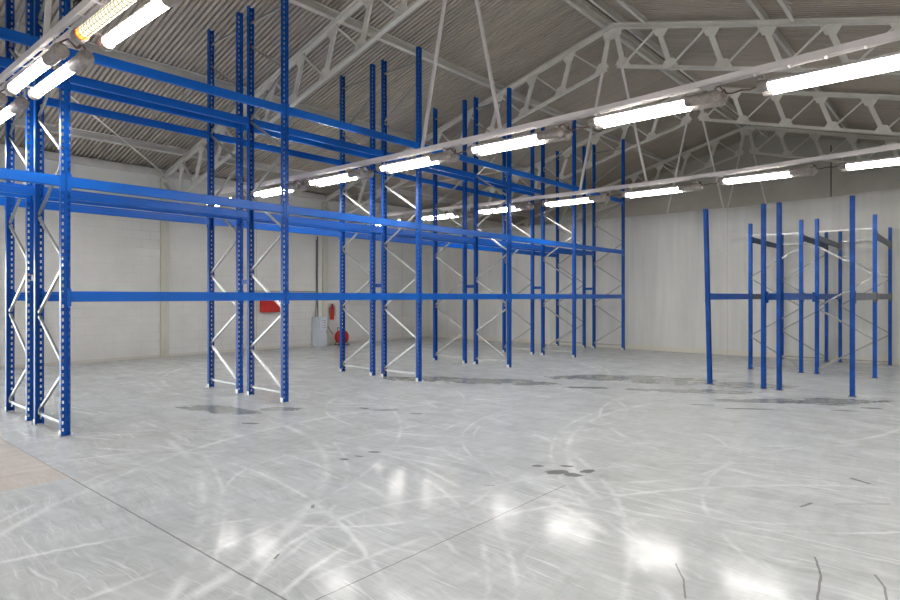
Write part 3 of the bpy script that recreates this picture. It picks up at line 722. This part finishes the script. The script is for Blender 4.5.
# stray cables at the near tie beam
mb = MB(); pts = []
for k in range(12):
    x = -5.95 + k * .12; pts.append((x, 1.84 + .02 * math.sin(k * 1.3), 3.80 + .015 * math.sin(k * .9)))
mb.path(pts, .009, 6); o = mb.build('cable', M['cable_brown']); tag(o, 'brown cable strapped along the nearest tie beam', 'cable')
mb = MB(); mb.path([(-5.75, 1.80, 3.90), (-5.7, 1.78, 4.0), (-5.62, 1.82, 4.02), (-5.58, 1.76, 3.93), (-5.66, 1.74, 3.89), (-5.72, 1.79, 3.96), (-5.6, 1.84, 3.98), (-5.5, 1.8, 3.92), (-5.42, 1.82, 4.0), (-5.35, 1.8, 4.1)], .009, 6)
o = mb.build('cable', M['cable']); tag(o, 'tangle of dark cable on top of the nearest tie beam', 'cable')

# ------------------------------------------------------------------ things on the left wall
r = empty('electrical_cabinet', (-15.22, 11.5, 0)); tag(r, 'pale grey-blue electrical floor cabinet against the left wall', 'electrical cabinet')
b_ = MB(); b_.box(-.20, .17, -.14, .14, .04, .88); b_.box(-.19, .155, -.125, .125, 0, .04); b_.box(-.205, .175, -.145, .145, .88, .90); b_.build('body', M['cabinet'], r)
d_ = MB(); d_.box(.17, .185, -.13, .13, .06, .86); dr = d_.build('door', M['cabinet'], r)
MB().box(.185, .20, .085, .10, .40, .50).build('handle', M['galv'], dr)
s_ = MB()
random.seed(3)
for rz_ in range(5):
    y = -.075
    for q in range(4):
        if random.random() < .75: s_.box(.1852, .1865, y, y + .022 + .012 * random.random(), .79 - rz_ * .055, .80 - rz_ * .055 + .014 * random.random())
        y += .042
s_.build('printed_marks', M['marking'], dr)
mb = MB(); mb.path([(-15.40, 11.56, .9), (-15.41, 11.56, 1.1), (-15.42, 11.55, 2.2), (-15.42, 11.56, 3.4)], .014, 8); mb.path([(-15.38, 11.46, .9), (-15.42, 11.50, 1.15), (-15.43, 11.52, 1.7), (-15.43, 11.52, 3.3)], .010, 8)
o = mb.build('cable', M['cable']); tag(o, 'pair of dark cables running up the wall from the electrical cabinet', 'cable')
mb = MB(); mb.tube((-15.43, 9.2, 1.68), (-15.43, 11.49, 1.68), .016, 8)
o = mb.build('conduit', M['galv']); tag(o, 'thin grey conduit running level along the left wall behind the rack', 'conduit')
mb = MB(); mb.path([(-15.05, 11.66, .62), (-15.1, 11.78, .5), (-15.12, 11.86, .42), (-15.12, 11.93, .36)], .010, 8)
o = mb.build('cable', M['cable']); tag(o, 'dark cable sloping from the electrical cabinet to the reel', 'cable')
r = empty('fire_hose_box', (-15.45, 9.85, 1.35)); tag(r, 'flat red box on the left wall, just below the bottom beam', 'fire box')
MB().box(0, .14, -.29, .29, -.27, .22).build('body', M['red_sign'], r)
d_ = MB(); d_.box(.14, .155, -.275, .275, -.255, .205); dr = d_.build('door', M['red_sign'], r)
MB().box(.155, .17, .2, .225, -.06, .02).build('handle', M['galv'], dr)
r = empty('fire_extinguisher', (-15.33, 12.06, .80)); tag(r, 'red fire extinguisher hung on the wall beside the second pilaster', 'fire extinguisher')
MB().lathe((0, 0, 0), (0, 0, 1), [(0, .05), (.01, .062), (.38, .062), (.43, .045), (.45, .022)], 20).build('cylinder_body', M['red'], r, smooth=False)
v_ = MB().lathe((0, 0, .45), (0, 0, 1), [(0, .02), (.03, .02), (.03, .012), (.045, .012)], 10); v_.box(-.01, .01, -.06, .05, .485, .495); v_.build('valve', M['black'], r)
MB().path([(.0, .02, .46), (.03, .07, .45), (.03, .085, .3), (.03, .08, .12)], .009, 6).build('hose', M['black'], r)
MB().box(-.12, -.06, -.03, .03, .2, .4).build('wall_bracket', M['galv'], r)
r = empty('cable_reel', (-15.02, 12.2, 0)); r.rotation_euler = (0, 0, -.15); tag(r, 'red cable reel on a black stand on the floor by the left wall', 'cable reel')
def disc(x): return MB().lathe((x, 0, .26), (1, 0, 0), [(0, .20), (.006, .215), (.016, .215), (.022, .20)], 28)
disc(.05).build('flange', M['red'], r); disc(-.10).build('flange', M['red'], r)
MB().lathe((-.08, 0, .26), (1, 0, 0), [(0, .15), (.13, .15)], 24).build('cable_coil', M['black'], r)
MB().lathe((.07, 0, .26), (1, 0, 0), [(0, .06), (.02, .06), (.025, .03), (.035, .03)], 16).build('hub', M['red_sign'], r)
s_ = MB()
for x in (-.13, .105):
    s_.path([(x, -.20, .012), (x, .20, .012)], .010, 8); s_.path([(x, -.17, .012), (x, -.05, .3), (x, -.09, .52)], .010, 8); s_.path([(x, .17, .012), (x, .03, .26), (x, -.03, .40)], .010, 8)
s_.path([(-.13, -.09, .52), (-.1, -.1, .545), (.08, -.1, .545), (.105, -.09, .52)], .012, 8)
s_.path([(-.13, 0, .26), (.105, 0, .26)], .010, 8)
s_.build('stand', M['black'], r)
# stray bit of pipe at the pilaster foot
mb = MB(); mb.path([(-15.36, 6.83, .0), (-15.36, 6.83, .12), (-15.34, 6.86, .16), (-15.36, 6.9, .16)], .014, 8)
o = mb.build('pipe_stub', M['pil']); tag(o, 'small cream pipe stub at the foot of the first pilaster', 'pipe')

# ------------------------------------------------------------------ daylight outside the doorway
wd = bpy.data.worlds.new('World'); bpy.context.scene.world = wd; wd.use_nodes = True
wn_ = wd.node_tree.nodes; wl = wd.node_tree.links; bg = wn_['Background']
sky = wn_.new('ShaderNodeTexSky'); sky.sky_type = 'NISHITA'; sky.sun_disc = False; sky.sun_elevation = math.radians(40); sky.sun_rotation = math.radians(120)
hs = wn_.new('ShaderNodeHueSaturation'); hs.inputs['Saturation'].default_value = .35; wl.new(sky.outputs[0], hs.inputs['Color']); wl.new(hs.outputs[0], bg.inputs['Color'])
bg.inputs['Strength'].default_value = 1.2

# ------------------------------------------------------------------ camera
cam = bpy.data.cameras.new('camera'); co = bpy.data.objects.new('camera', cam); COL.objects.link(co)
co.location = (0, 0, 1.53); co.rotation_euler = (PI / 2, 0, 0.7121)
cam.sensor_width = 36; cam.lens = 605.22 / 900 * 36; cam.shift_y = (296.54 - 300) / 900; cam.clip_start = .05; cam.clip_end = 200
sc = bpy.context.scene; sc.camera = co
sc.view_settings.view_transform = 'Standard'; sc.view_settings.look = 'None'; sc.view_settings.gamma = 1; sc.view_settings.use_curve_mapping = False
sc.view_settings.exposure = 1.1
